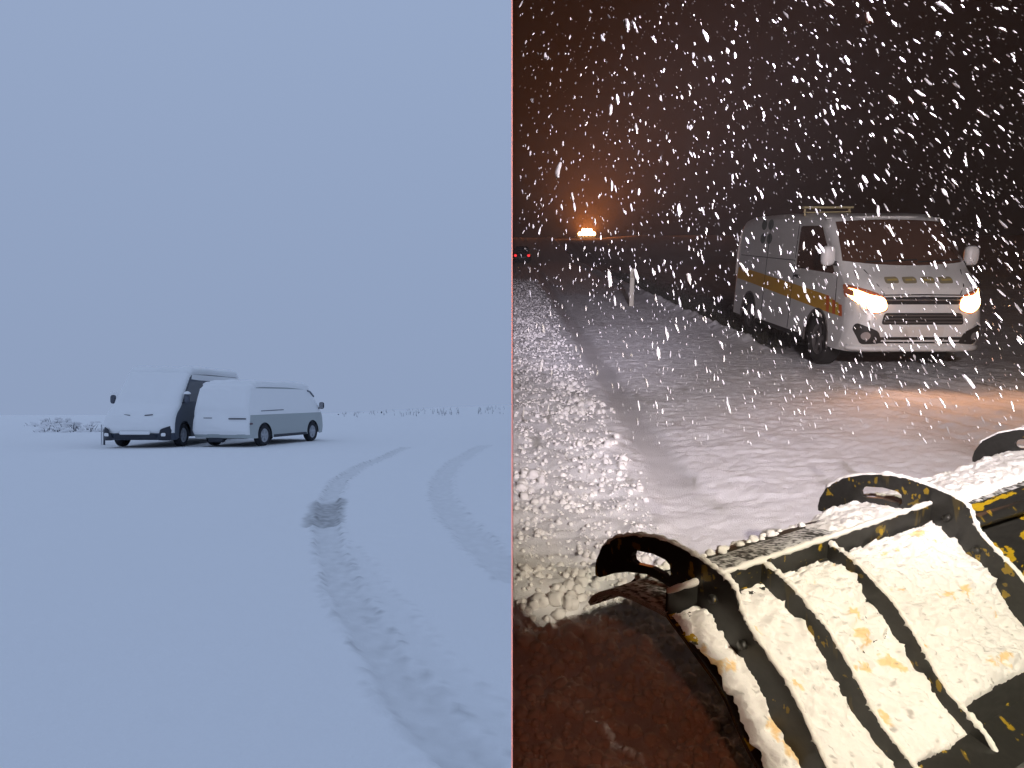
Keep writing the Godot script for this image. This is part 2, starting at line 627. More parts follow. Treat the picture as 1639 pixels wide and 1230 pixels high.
func kerb_mirror(t: Node3D, from: Vector3) -> void:   # the big front mirror on its arm; it throws the soft-edged shade left of the blade
	var g := Geo.new()
	var ring := []
	for p in [Vector2(-0.71, -0.45), Vector2(-0.46, -0.52), Vector2(-0.455, -0.60), Vector2(-0.485, -0.70), Vector2(-0.485, -0.80), Vector2(-0.472, -0.87), Vector2(-0.46, -0.95), Vector2(-0.465, -1.25), Vector2(-0.7, -1.6), Vector2(-0.715, -1.25)]:
		ring.append(from + Vector3(p.x, p.y, -1.0) * 1.2)
	var mid := Vector3.ZERO
	for p in ring:
		mid += p / ring.size()
	var away: Vector3 = (mid - from).normalized()
	var n := ring.size()
	for side in 2:
		for p in ring + [mid]:
			g.v.append(p + away * 0.02 * side)
		for k in n:
			var o := side * (n + 1)
			if side == 0:
				g.tri(o + k, o + (k + 1) % n, o + n)
			else:
				g.tri(o + (k + 1) % n, o + k, o + n)
	for k in n:
		var k2 := (k + 1) % n
		g.quad(k, k2, n + 1 + k2, n + 1 + k)
	obj("kerb_mirror", g, paint(Color(0.02, 0.02, 0.02), 0.6), t)
	g = Geo.new()
	g.tube([mid, mid + Vector3(0.3, -0.1, 0.2), Vector3(2.0, 0.9, 0.25)], 0.015)
	obj("mirror_arm", g, paint(Color(0.02, 0.02, 0.02), 0.6), t)

# ---------------------------------------------------------------- vans
# A body is a side outline (z, y, corner radius, inward direction z, y) from the rear sill over the roof to the front sill.
class Body:
	var o := []
	var w := 1.0
	func half(y: float) -> float:
		return w * (1.0 - 0.05 * (y - 0.4))
	func at(t: float, s: float) -> Vector3:
		var k := clampi(int(t), 0, o.size() - 2)
		var f := clampf(t - k, 0.0, 1.0)
		var p := []
		for n in 5:
			p.append(lerpf(o[k][n], o[k + 1][n], f))
		var d := Vector2(p[3], p[4]).normalized()
		var turn := clampf((absf(s) - 0.6) / 0.4, 0.0, 1.0) * PI / 2
		var inset: float = p[2] * (1.0 - cos(turn))
		var z: float = p[0] + d.x * inset
		var y: float = p[1] + d.y * inset
		var flat := half(y) - float(p[2])
		var x: float = flat * minf(absf(s) / 0.6, 1.0) + float(p[2]) * sin(turn)
		return Vector3(x * signf(s), y, z)
	func out(t: float, s: float, by: float) -> Vector3:
		var e := 0.02
		var n := (at(t, minf(s + e, 1.0)) - at(t, maxf(s - e, -1.0))).cross(at(t + e, s) - at(t - e, s)).normalized()
		return at(t, s) - n * by
	func front(x: float, y: float, by := 0.0) -> Vector3:   # on the nose or windscreen
		for k in range(o.size() - 2, 0, -1):
			if o[k][1] >= y and o[k + 1][1] <= y and o[k + 1][0] > -1.0:
				var f: float = (o[k][1] - y) / maxf(o[k][1] - o[k + 1][1], 0.0001)
				var r: float = lerpf(o[k][2], o[k + 1][2], f)
				var over := clampf(absf(x) - (half(y) - r), 0.0, r * 0.999)
				var slant := Vector2(o[k][1] - o[k + 1][1], o[k + 1][0] - o[k][0]).normalized()
				return Vector3(x, y + slant.y * by, lerpf(o[k][0], o[k + 1][0], f) - (r - sqrt(r * r - over * over)) + slant.x * by)
		return Vector3(x, y, o[-1][0])
	func flank(side: float, z: float, y: float, by := 0.0) -> Vector3:
		return Vector3(side * (half(y) + by), y, z)

func body_shell(b: Body, arches: Array, radius: float, sill: float) -> Geo:
	var g := Geo.new()
	var n := b.o.size() - 1
	var rows := n * 3
	g.grid(26, rows, func(u, v):
		var q: float = u * 2.0 - 1.0
		return b.at(v * n, q))
	# grid normals: flip so that they look outwards
	for k in range(0, g.i.size(), 3):
		var h := g.i[k + 1]
		g.i[k + 1] = g.i[k + 2]
		g.i[k + 2] = h
	var side := PackedVector2Array()
	for k in rows + 1:
		var p := b.at(float(k) / rows * n, 1.0)
		side.append(Vector2(p.z, p.y))
	side.append(Vector2(side[side.size() - 1].x - 0.1, sill))
	side.append(Vector2(side[0].x + 0.1, sill))
	for a in arches:
		var ring := PackedVector2Array()
		for k in 28:
			ring.append(a + Vector2(cos(TAU * k / 28), sin(TAU * k / 28)) * radius)
		var cut := Geometry2D.clip_polygons(side, ring)
		for c in cut:
			if c.size() > 20:
				side = c
	for s in [-1.0, 1.0]:
		var o := g.v.size()
		for p in side:
			g.v.append(b.flank(s, p.x, p.y))
		var t := Geometry2D.triangulate_polygon(side)
		for k in range(0, t.size(), 3):
			var turn := (side[t[k + 1]] - side[t[k]]).cross(side[t[k + 2]] - side[t[k]])
			if (turn > 0) == (s > 0):
				g.tri(o + t[k], o + t[k + 1], o + t[k + 2])
			else:
				g.tri(o + t[k], o + t[k + 2], o + t[k + 1])
	return g

func flank_patch(b: Body, side: float, pts: Array, by := 0.004) -> Geo:
	var g := Geo.new()
	g.patch(PackedVector2Array(pts), 0.4, func(p): return b.flank(side, p.x, p.y, by))
	return g

func front_patch(b: Body, pts: Array, by := 0.004) -> Geo:
	var g := Geo.new()
	g.patch(PackedVector2Array(pts), 0.06, func(p): return b.front(p.x, p.y, by))
	return g

func rounded(pts: Array, r: float) -> Array:   # corners of an outline cut round
	var res := []
	for k in pts.size():
		var p: Vector2 = pts[k]
		var a: Vector2 = pts[k - 1] - p
		var b: Vector2 = pts[(k + 1) % pts.size()] - p
		var d := minf(r, minf(a.length(), b.length()) * 0.45)
		var pa := p + a.normalized() * d
		var pb := p + b.normalized() * d
		for t in [0.0, 0.25, 0.5, 0.75, 1.0]:
			res.append(pa.lerp(p, t).lerp(p.lerp(pb, t), t))
	return res

func wheel(parent: Node3D, at: Vector3, r: float, out: float, tyre_m: Material, rim_m: Material) -> void:
	var w := 0.11
	var root := Node3D.new()
	root.name = "wheel"
	parent.add_child(root, true)
	root.position = at
	var g := Geo.new()
	g.lathe_x([[-w, r * 0.62], [-w, r * 0.9], [-w * 0.75, r * 0.985], [0, r], [w * 0.75, r * 0.985], [w, r * 0.93], [w * 1.02, r * 0.75], [w * 0.85, r * 0.64], [w * 0.6, r * 0.62]], Vector3.ZERO, 30, out)
	obj("tyre", g, tyre_m, root)
	g = Geo.new()
	g.lathe_x([[w * 0.8, r * 0.645], [w * 0.72, r * 0.58], [w * 0.35, r * 0.52], [w * 0.45, r * 0.2], [w * 0.7, r * 0.16], [w * 0.72, 0.001]], Vector3.ZERO, 30, out)
	for k in 5:
		var a := TAU * k / 5
		g.box(Vector3(w * 0.55 * out, cos(a) * r * 0.36, sin(a) * r * 0.36), Vector3(0.03, r * 0.42, 0.07), 0.008, Basis(Vector3.RIGHT, a))
	obj("rim", g, rim_m, root)

func mirror(b: Body, parent: Node3D, side: float, at: Vector3, size: Vector3, shell_m: Material, arm_m: Material) -> void:
	var g := Geo.new()
	g.grid(14, 12, func(u, v):
		var p: float = PI * v
		var a: float = TAU * u
		var d := Vector3(sin(p) * cos(a), cos(p), sin(p) * sin(a))
		var k := pow(pow(absf(d.x), 3.5) + pow(absf(d.y), 3.5) + pow(absf(d.z), 3.5), -1.0 / 3.5)
		d *= k
		if d.z < 0.0:
			d.z *= 0.35
		return Vector3(side * at.x, at.y, at.z) + d * size * 0.5)
	var o := obj("mirror", g, shell_m, parent)
	g = Geo.new()
	g.box(Vector3(side * at.x, at.y, at.z - size.z * 0.19), Vector3(size.x * 0.84, size.y * 0.84, 0.012), 0.005)
	obj("mirror_glass", g, paint(Color(0.3, 0.3, 0.32), 0.05, 1.0), o)
	g = Geo.new()
	g.tube([Vector3(side * at.x, at.y - size.y * 0.3, at.z), Vector3(side * (b.half(at.y) - 0.05), at.y - size.y * 0.45, at.z + 0.03)], 0.028)
	obj("mirror_arm", g, arm_m, o)

func build_night_van() -> void:
	var b := Body.new()
	b.w = 0.84
	b.o = [[-3.92, 0.30, 0.08, 1, 0], [-3.95, 0.55, 0.10, 1, 0], [-3.95, 1.1, 0.10, 1, 0], [-3.90, 1.6, 0.10, 1, 0], [-3.84, 1.87, 0.12, 0.9, -0.4], [-3.72, 1.97, 0.14, 0.4, -0.9],
		[-3.4, 2.01, 0.15, 0, -1], [-2.0, 2.03, 0.15, 0, -1], [-0.9, 2.02, 0.15, 0, -1], [-0.3, 1.99, 0.16, -0.25, -0.97], [-0.10, 1.95, 0.18, -0.7, -0.7], [0.02, 1.87, 0.2, -0.97, -0.2],
		[0.32, 1.62, 0.22, -1, 0], [0.64, 1.36, 0.25, -1, 0], [0.73, 1.295, 0.27, -1, 0], [0.89, 1.19, 0.29, -1, 0], [0.98, 1.10, 0.3, -1, 0], [1.02, 1.02, 0.3, -1, 0], [1.06, 0.9, 0.3, -1, 0],
		[1.09, 0.75, 0.3, -1, 0], [1.10, 0.6, 0.3, -1, 0], [1.08, 0.46, 0.3, -1, 0], [1.02, 0.36, 0.3, -1, 0], [0.92, 0.30, 0.28, -1, 0]]
	var where := slope_frame * Transform3D(Basis.IDENTITY, Vector3(4.97, -EYE_NIGHT, -10.15))
	var t := thing("work_van", "white van with yellow side stripe and blazing headlights driving past the plough at night", "van", where)
	var white := bumpy(paint(Color(0.66, 0.66, 0.63), 0.3), "grain", 0.12, 2.0)
	white.clearcoat_enabled = true
	white.clearcoat = 0.4
	var black := paint(Color(0.015, 0.014, 0.013), 0.55)
	var grey := paint(Color(0.09, 0.08, 0.075), 0.6)
	var glass := paint(Color(0.10, 0.05, 0.033), 0.12)
	glass.metallic_specular = 0.7
	var arches := [Vector2(0.0, 0.34), Vector2(-2.98, 0.34)]
	obj("body", body_shell(b, arches, 0.4, 0.30), white, t)
	var g := Geo.new()
	g.box(Vector3(0, 0.55, -1.45), Vector3(1.2, 0.5, 4.7), 0.05)
	g.box(Vector3(0, 0.8, -1.45), Vector3(1.5, 0.3, 4.6), 0.05)
	obj("underbody", g, black, t)
	for s in [-1.0, 1.0]:
		for z in [0.0, -2.98]:
			wheel(t, Vector3(s * (b.w - 0.13), 0.335, z), 0.335, s, paint(Color(0.02, 0.018, 0.017), 0.9), paint(Color(0.13, 0.12, 0.115), 0.45, 0.3))
		for z in [0.0, -2.98]:
			var arch := Geo.new()
			var path := []
			for k in 15:
				var a := PI * (k / 14.0) * 1.1 - PI * 0.05
				path.append(b.flank(s, z + cos(a) * 0.405, 0.34 + sin(a) * 0.405, 0.0))
			arch.tube(path, 0.016, 6)
			obj("arch_trim", arch, grey, t)
		# door window, door seams, sill, stripe
		obj("side_window", flank_patch(b, s, rounded([Vector2(-0.98, 1.25), Vector2(0.38, 1.23), Vector2(0.02, 1.58), Vector2(-0.22, 1.84), Vector2(-0.98, 1.84)], 0.07)), glass, t)
		for line in [[Vector2(-1.06, 1.9), Vector2(-1.06, 0.36)], [Vector2(0.45, 1.2), Vector2(0.5, 0.8)], [Vector2(-2.3, 1.9), Vector2(-2.3, 0.36)], [Vector2(-3.7, 1.35), Vector2(-1.06, 1.35)]]:
			var seam := Geo.new()
			seam.tube([b.flank(s, line[0].x, line[0].y, 0.0), b.flank(s, line[1].x, line[1].y, 0.0)], 0.006, 6)
			obj("door_seam", seam, black, t)
		g = Geo.new()
		g.tube([b.flank(s, -2.5, 0.31, -0.01), b.flank(s, -0.5, 0.31, -0.01)], 0.035, 8)
		obj("sill", g, black, t)
		g = Geo.new()
		g.box(b.flank(s, -0.9, 1.13, 0.012), Vector3(0.03, 0.045, 0.2), 0.012)
		obj("door_handle", g, black, t)
		obj("side_stripe", flank_patch(b, s, [Vector2(-3.8, 0.93), Vector2(-3.1, 0.9), Vector2(-1.1, 0.8), Vector2(0.25, 0.735), Vector2(0.25, 0.945), Vector2(-1.1, 1.015), Vector2(-3.1, 1.11), Vector2(-3.8, 1.13)], 0.003), paint(Color(0.62, 0.33, 0.02), 0.5), t)
		for k in 5:
			var z := 0.25 + 0.1 * k
			obj("chevron", flank_patch(b, s, [Vector2(z, 0.735 - 0.003 * k), Vector2(z + 0.1, 0.732 - 0.003 * k), Vector2(z + 0.05, 0.94 - 0.02 * k), Vector2(z - 0.05, 0.945 - 0.02 * k)], 0.005), paint(Color(0.65, 0.12, 0.01) if k % 2 == 0 else Color(0.62, 0.42, 0.02), 0.45), t)
		# dark round badge near the rear, four lobes
		for q in 4:
			var c := Vector2(-2.45 + 0.16 * (1 if q % 2 else -1), 1.76 + 0.11 * (1 if q > 1 else -1))
			var ring := []
			for k in 14:
				ring.append(c + Vector2(cos(TAU * k / 14) * 0.13, sin(TAU * k / 14) * 0.085))
			obj("badge", flank_patch(b, s, ring, 0.003), paint(Color(0.1, 0.12, 0.1), 0.5), t)
		g = Geo.new()
		g.tube([b.flank(s, -3.84, 1.8, -0.02), b.flank(s, -3.9, 1.4, 0.0), b.flank(s, -3.9, 1.0, 0.0)], 0.03, 8)
		obj("rear_lamp", g, paint(Color(0.45, 0.4, 0.36), 0.3), t)
		mirror(b, t, s, Vector3(b.half(1.4) + 0.12, 1.46, 0.36), Vector3(0.17, 0.25, 0.17), paint(Color(0.72, 0.72, 0.7), 0.4), black)
	# windscreen
	var sc := []
	for k in 13:
		var u := k / 12.0 * 2.0 - 1.0
		sc.append(Vector2(u * 0.77, 1.345 + 0.05 * u * u))
	for k in 13:
		var u := 1.0 - k / 12.0 * 2.0
		sc.append(Vector2(u * 0.69, 1.915 - 0.03 * u * u))
	var ws := obj("windscreen", front_patch(b, sc, 0.005), glass, t)
	for w in [[-0.55, 0.1], [0.1, 0.66]]:
		g = Geo.new()
		g.tube([b.front(w[0], 1.37, 0.03), b.front(w[1], 1.40, 0.025)], 0.009, 6)
		obj("wiper", g, black, ws)
	g = Geo.new()
	g.tube([b.front(-0.76, 1.93, 0.004), b.front(-0.3, 1.945, 0.006), b.front(0.3, 1.945, 0.006), b.front(0.76, 1.93, 0.004)], 0.012, 6)
	obj("screen_trim", g, paint(Color(0.7, 0.7, 0.66), 0.4), ws)
	# bonnet, grilles, bumper
	for s in [-1.0, 1.0]:
		g = Geo.new()
		g.tube([b.front(s * 0.6, 1.3, 0.0), b.front(s * 0.52, 1.12, 0.0), b.front(s * 0.46, 1.02, 0.0)], 0.006, 6)
		obj("bonnet_seam", g, black, t)
	g = Geo.new()
	g.tube([b.front(-0.48, 1.01, 0.0), b.front(0, 1.015, 0.0), b.front(0.48, 1.01, 0.0)], 0.008, 6)
	obj("bonnet_seam", g, black, t)
	obj("upper_grille", front_patch(b, rounded([Vector2(-0.46, 0.90), Vector2(0.46, 0.90), Vector2(0.5, 0.985), Vector2(0.1, 0.99), Vector2(-0.1, 0.99), Vector2(-0.5, 0.985)], 0.03)), black, t)
	g = Geo.new()
	g.tube([b.front(-0.44, 0.955, 0.012), b.front(-0.1, 0.95, 0.014), b.front(0.1, 0.95, 0.014), b.front(0.44, 0.955, 0.012)], 0.012, 6)
	obj("grille_bar", g, paint(Color(0.5, 0.5, 0.5), 0.25, 0.8), t)
	g = Geo.new()
	var oval := []
	for k in 20:
		oval.append(Vector2(cos(TAU * k / 20) * 0.085, 0.95 + sin(TAU * k / 20) * 0.04))
	obj("front_emblem", front_patch(b, oval, 0.022), paint(Color(0.06, 0.06, 0.07), 0.3, 0.5), t)
	obj("lower_grille", front_patch(b, rounded([Vector2(-0.50, 0.66), Vector2(0.50, 0.66), Vector2(0.47, 0.80), Vector2(-0.47, 0.80)], 0.04)), black, t)
	for y in [0.69, 0.73, 0.77]:
		g = Geo.new()
		g.tube([b.front(-0.47, y, 0.01), b.front(0, y, 0.01), b.front(0.47, y, 0.01)], 0.009, 6)
		obj("grille_slat", g, grey, t)
	obj("bumper_intake", front_patch(b, rounded([Vector2(-0.60, 0.43), Vector2(0.60, 0.43), Vector2(0.54, 0.51), Vector2(-0.54, 0.51)], 0.03)), black, t)
	g = Geo.new()
	var lip := []
	for k in 17:
		var u := k / 16.0 * 2.0 - 1.0
		lip.append(b.front(u * 0.8, 0.365, 0.012))
	g.tube(lip, 0.035, 8)
	obj("bumper_lip", g, white, t)
	obj("number_plate", front_patch(b, [Vector2(-0.26, 0.53), Vector2(0.26, 0.53), Vector2(0.26, 0.64), Vector2(-0.26, 0.64)], 0.014), paint(Color(0.62, 0.6, 0.55), 0.5), t)
	for s in [-1.0, 1.0]:
		var pod := []
		for p in rounded([Vector2(0.46, 0.43), Vector2(0.70, 0.41), Vector2(0.79, 0.60), Vector2(0.76, 0.675), Vector2(0.52, 0.58)], 0.05):
			pod.append(Vector2(p.x * s, p.y))
		var f := obj("fog_lamp_pod", front_patch(b, pod, 0.005), black, t)
		var disc := []
		for k in 16:
			disc.append(Vector2(s * 0.66 + cos(TAU * k / 16) * 0.05, 0.52 + sin(TAU * k / 16) * 0.05))
		obj("fog_lamp", front_patch(b, disc, 0.014), paint(Color(0.35, 0.33, 0.32), 0.2, 0.3), f)
		# headlight: clear housing with a lit main lamp and a lit strip that runs back round the corner
		var house := []
		for p in rounded([Vector2(0.42, 0.83), Vector2(0.60, 0.78), Vector2(0.83, 0.97), Vector2(0.835, 1.13), Vector2(0.62, 1.06), Vector2(0.46, 1.0)], 0.05):
			house.append(Vector2(p.x * s, p.y))
		var head := obj("headlight", front_patch(b, house, 0.006), paint(Color(0.35, 0.12, 0.06), 0.15), t)
		var bulb := []
		for p in rounded([Vector2(0.43, 0.84), Vector2(0.58, 0.79), Vector2(0.72, 0.87), Vector2(0.81, 0.97), Vector2(0.825, 1.08), Vector2(0.74, 1.06), Vector2(0.64, 1.01), Vector2(0.46, 0.98)], 0.06):
			bulb.append(Vector2(p.x * s, p.y))
		obj("lit_lamp", front_patch(b, bulb, 0.014), glow(Color(1.0, 0.74, 0.45), 16.0), head)
		var l := SpotLight3D.new()
		l.name = "headlight_beam"
		l.light_color = Color(1.0, 0.72, 0.54)
		l.light_energy = 2.4
		l.spot_angle = 75.0
		l.spot_angle_attenuation = 1.0
		l.spot_range = 100.0
		l.spot_attenuation = 2.0
		l.light_size = 0.14
		l.shadow_enabled = true
		head.add_child(l)
		l.position = b.front(s * 0.58, 0.9, 0.3)
		l.rotation = Vector3(0.0, PI, 0)
	# smeared unreadable lettering on the bonnet: four dark and yellow blocks
	for k in 4:
		var x := -0.42 + 0.22 * k
		obj("bonnet_lettering", front_patch(b, rounded([Vector2(x, 1.14), Vector2(x + 0.17, 1.145), Vector2(x + 0.17, 1.22), Vector2(x, 1.215)], 0.03), 0.004), paint(Color(0.24, 0.21, 0.13), 0.6), t)
		obj("bonnet_lettering", front_patch(b, rounded([Vector2(x + 0.03, 1.17), Vector2(x + 0.16, 1.175), Vector2(x + 0.16, 1.195), Vector2(x + 0.03, 1.19)], 0.01), 0.007), paint(Color(0.42, 0.33, 0.1), 0.6), t)
	g = Geo.new()
	g.tube([Vector3(-0.74, 1.98, -1.0), Vector3(-0.74, 2.09, -1.0)], 0.015, 6)
	g.tube([Vector3(-0.1, 2.0, -1.0), Vector3(-0.1, 2.09, -1.0)], 0.015, 6)
	g.box(Vector3(-0.42, 2.1, -1.0), Vector3(0.72, 0.035, 0.12), 0.01)
	g.tube([Vector3(-0.74, 2.03, -0.95), Vector3(-0.1, 2.04, -0.95)], 0.01, 6)
	obj("roof_bar", g, paint(Color(0.4, 0.34, 0.18), 0.5), t)

# ---------------------------------------------------------------- parked vans in the field
func snow_shell(b: Body, t0: float, t1: float, s1: float, thick: float, seed_at: float) -> Geo:
	var g := Geo.new()
	g.grid(30, 46, func(u, v):
		var s: float = (u * 2.0 - 1.0) * s1
		var e: float = minf(minf(v, 1.0 - v) * 9.0, (1.0 - absf(u * 2.0 - 1.0)) * 7.0)
		var rim := smoothstep(0.0, 1.0, e)
		var k := thick * (0.25 + 0.75 * rim) * (1.0 + 0.7 * noise.get_noise_3d(u * 260.0, v * 400.0, seed_at)) - 0.012 * (1.0 - rim)
		return b.out(lerpf(t0, t1, v), s, k))
	for k in range(0, g.i.size(), 3):
		var h := g.i[k + 1]
		g.i[k + 1] = g.i[k + 2]
		g.i[k + 2] = h
	return g

func snow_flank(b: Body, side: float, pts: Array, thick: float) -> Geo:
	var g := Geo.new()
	g.patch(PackedVector2Array(pts), 0.117, func(p): return b.flank(side, p.x, p.y, thick * maxf(0.3, 0.6 + noise.get_noise_2d(p.x * 160.0, p.y * 160.0))))
	return g

func build_parked_vans() -> void:
	var cake := snow(Color(0.93, 0.935, 0.94), 0.4, 2.0)
	var dark := paint(Color(0.02, 0.025, 0.04), 0.5)
	var tyre := paint(Color(0.02, 0.022, 0.03), 0.9)
	var rim := paint(Color(0.4, 0.42, 0.46), 0.5)
	var glass := paint(Color(0.03, 0.04, 0.06), 0.1)
	# large van facing the camera, its whole front caked
	var b := Body.new()
	b.w = 1.04
	b.o = [[-4.9, 0.30, 0.1, 1, 0], [-4.95, 0.6, 0.1, 1, 0], [-4.95, 1.6, 0.1, 1, 0], [-4.9, 2.2, 0.12, 0.9, -0.4], [-4.75, 2.34, 0.14, 0.4, -0.9],
		[-4.4, 2.37, 0.15, 0, -1], [-2.0, 2.38, 0.15, 0, -1], [-0.75, 2.36, 0.15, 0, -1], [-0.5, 2.3, 0.16, -0.6, -0.7], [-0.38, 2.2, 0.18, -0.97, -0.2], [0.0, 1.75, 0.2, -1, 0], [0.34, 1.32, 0.24, -1, 0],
		[0.46, 1.22, 0.25, -1, 0], [0.74, 1.04, 0.28, -1, 0], [0.88, 0.9, 0.3, -1, 0], [0.95, 0.72, 0.3, -1, 0], [0.99, 0.52, 0.3, -1, 0], [0.97, 0.36, 0.3, -1, 0], [0.9, 0.24, 0.3, -1, 0]]
	var t := thing("parked_van", "tall dark van facing the viewer with snow caked over its whole front", "van", Transform3D(Basis.IDENTITY, Vector3(-11.2, -EYE_DAY, -23.3)))
	obj("body", body_shell(b, [Vector2(0, 0.36), Vector2(-3.4, 0.36)], 0.43, 0.28), bumpy(paint(Color(0.055, 0.07, 0.1), 0.45), "grain", 0.2, 2.0), t)
	var g := Geo.new()
	g.box(Vector3(0, 0.5, -1.9), Vector3(1.5, 0.5, 5.4), 0.05)
	g.box(Vector3(0, 0.85, -1.9), Vector3(1.95, 0.35, 5.4), 0.05)
	obj("underbody", g, dark, t)
	for s in [-1.0, 1.0]:
		for z in [0.0, -3.4]:
			wheel(t, Vector3(s * 0.9, 0.35, z), 0.35, s, tyre, rim)
		obj("side_window", flank_patch(b, s, rounded([Vector2(-1.5, 1.4), Vector2(0.02, 1.38), Vector2(-0.5, 2.02), Vector2(-1.5, 2.05)], 0.08)), glass, t)
		obj("rear_side_window", flank_patch(b, s, rounded([Vector2(-4.4, 1.42), Vector2(-1.7, 1.42), Vector2(-1.7, 2.0), Vector2(-4.4, 2.0)], 0.1)), glass, t)
		obj("snow_on_flank", snow_flank(b, s, [Vector2(-4.8, 2.06), Vector2(-1.2, 2.08), Vector2(-0.62, 2.1), Vector2(-0.7, 2.26), Vector2(-4.8, 2.25)], 0.012), cake, t)
		mirror(b, t, s, Vector3(b.half(1.5) + 0.16, 1.46, 0.1), Vector3(0.16, 0.27, 0.15), paint(Color(0.09, 0.1, 0.13), 0.6), dark)
		g = Geo.new()
		g.grid(10, 6, func(u, v):
			var a: float = TAU * u
			return Vector3(s * (b.half(1.5) + 0.16) + cos(a) * 0.11 * sin(PI * v / 2), 1.62 + cos(PI * v / 2) * 0.09, 0.1 + sin(a) * 0.1 * sin(PI * v / 2)))
		obj("snow_on_mirror", g, cake, t)
	var n := float(b.o.size() - 1)
	obj("snow_on_front", snow_shell(b, 7.6, n - 1.55, 0.97, 0.07, 3.0), cake, t)
	obj("snow_on_roof", snow_shell(b, 3.9, 8.2, 0.93, 0.13, 9.0), cake, t)
	obj("lower_grille", front_patch(b, rounded([Vector2(-0.62, 0.3), Vector2(0.62, 0.3), Vector2(0.6, 0.43), Vector2(-0.6, 0.43)], 0.04), 0.07), dark, t)
	g = Geo.new()
	g.box(Vector3(0, 0.46, 1.06), Vector3(0.9, 0.1, 0.05), 0.02)
	obj("snow_on_plate", g, cake, t)
	for s in [-1.0, 1.0]:
		g = Geo.new()
		g.tube([b.front(s * 0.22, 0.93, 0.07), b.front(s * 0.45, 0.95, 0.07)], 0.016, 6)
		obj("grille_slot", g, dark, t)
		var pod := []
		for p in rounded([Vector2(0.66, 0.28), Vector2(1.0, 0.27), Vector2(1.02, 0.66), Vector2(0.76, 0.55)], 0.05):
			pod.append(Vector2(p.x * s, p.y))
		var f := obj("fog_lamp_pod", front_patch(b, pod, 0.085), dark, t)
		g = Geo.new()
		g.box(b.front(s * 0.84, 0.42, 0.09), Vector3(0.14, 0.1, 0.05), 0.03)
		obj("snow_on_fog_lamp", g, cake, f)
	# long van turned away, rear caked, bare lower flank
	b = Body.new()
	b.w = 0.95
	b.o = [[-3.86, 0.28, 0.08, 1, 0], [-3.93, 0.4, 0.1, 1, 0], [-3.95, 0.62, 0.12, 1, 0], [-3.9, 0.9, 0.12, 1, 0], [-3.86, 1.2, 0.12, 1, 0], [-3.7, 1.72, 0.14, 1, -0.1], [-3.62, 1.86, 0.16, 0.8, -0.6], [-3.45, 1.93, 0.16, 0.3, -0.95],
		[-3.0, 1.95, 0.16, 0, -1], [-1.6, 1.96, 0.16, 0, -1], [-0.5, 1.92, 0.17, -0.1, -1], [-0.2, 1.86, 0.18, -0.7, -0.7], [0.0, 1.74, 0.2, -1, 0], [0.5, 1.3, 0.24, -1, 0], [0.62, 1.18, 0.26, -1, 0], [0.85, 1.0, 0.28, -1, 0], [0.92, 0.8, 0.28, -1, 0], [0.93, 0.5, 0.28, -1, 0], [0.86, 0.28, 0.28, -1, 0]]
	t = thing("parked_van", "long grey-green van turned away, rear door and roof caked with snow", "van", Transform3D(Basis(Vector3.UP, deg_to_rad(166.2)), Vector3(-7.9, -EYE_DAY, -26.5)))
	obj("body", body_shell(b, [Vector2(0, 0.34), Vector2(-3.0, 0.34)], 0.4, 0.27), bumpy(paint(Color(0.42, 0.46, 0.46), 0.45), "grain", 0.2, 2.0), t)
	g = Geo.new()
	g.box(Vector3(0, 0.48, -1.5), Vector3(1.4, 0.45, 4.5), 0.05)
	g.box(Vector3(0, 0.78, -1.5), Vector3(1.75, 0.3, 4.5), 0.05)
	obj("underbody", g, dark, t)
	n = float(b.o.size() - 1)
	for s in [-1.0, 1.0]:
		for z in [0.0, -3.0]:
			wheel(t, Vector3(s * 0.84, 0.335, z), 0.335, s, tyre, rim)
		obj("snow_on_flank", snow_flank(b, s, [Vector2(-3.8, 0.98), Vector2(0.6, 1.0), Vector2(0.45, 1.2), Vector2(0.05, 1.55), Vector2(-0.3, 1.80), Vector2(-3.66, 1.80)], 0.014), cake, t)
		g = Geo.new()
		g.tube([b.flank(s, 0.12, 1.56, 0.01), b.flank(s, -0.12, 1.72, 0.012), b.flank(s, -0.32, 1.76, 0.012)], 0.03, 6)
		obj("window_edge", g, paint(Color(0.16, 0.18, 0.22), 0.5), t)
		g = Geo.new()
		g.tube([b.flank(s, -3.2, 1.1, 0.012), b.flank(s, -1.9, 1.12, 0.012)], 0.014, 6)
		obj("door_rail", g, paint(Color(0.12, 0.14, 0.17), 0.5), t)
		mirror(b, t, s, Vector3(b.half(1.2) + 0.14, 1.24, 0.42), Vector3(0.18, 0.24, 0.16), dark, dark)
		g = Geo.new()
		g.tube([b.flank(s, -2.5, 0.3, 0.0), b.flank(s, -0.5, 0.3, 0.0)], 0.045, 8)
		obj("sill", g, dark, t)
		g = Geo.new()
		g.tube([b.flank(s, -3.88, 0.72, 0.0), b.flank(s, -3.7, 0.72, 0.01)], 0.03, 6)
		obj("rear_lamp", g, paint(Color(0.1, 0.05, 0.06), 0.3), t)
	obj("snow_on_rear", snow_shell(b, 0.9, 7.0, 1.0, 0.05, 23.0), cake, t)
	obj("snow_on_roof", snow_shell(b, 6.2, 11.6, 0.93, 0.10, 31.0), cake, t)
	g = Geo.new()
	g.box(b.at(2.9, -0.45) + Vector3(0, 0, -0.055), Vector3(0.6, 0.035, 0.03), 0.012)
	obj("rear_handle_recess", g, dark, t)
	g = Geo.new()
	g.box(b.at(2.9, 0.3) + Vector3(0, 0.02, -0.055), Vector3(0.3, 0.02, 0.03), 0.008)
	obj("rear_handle_recess", g, dark, t)
	g = Geo.new()
	g.box(Vector3(0.2, 0.22, -3.8), Vector3(0.5, 0.14, 0.2), 0.04)
	obj("tow_bar", g, dark, t)

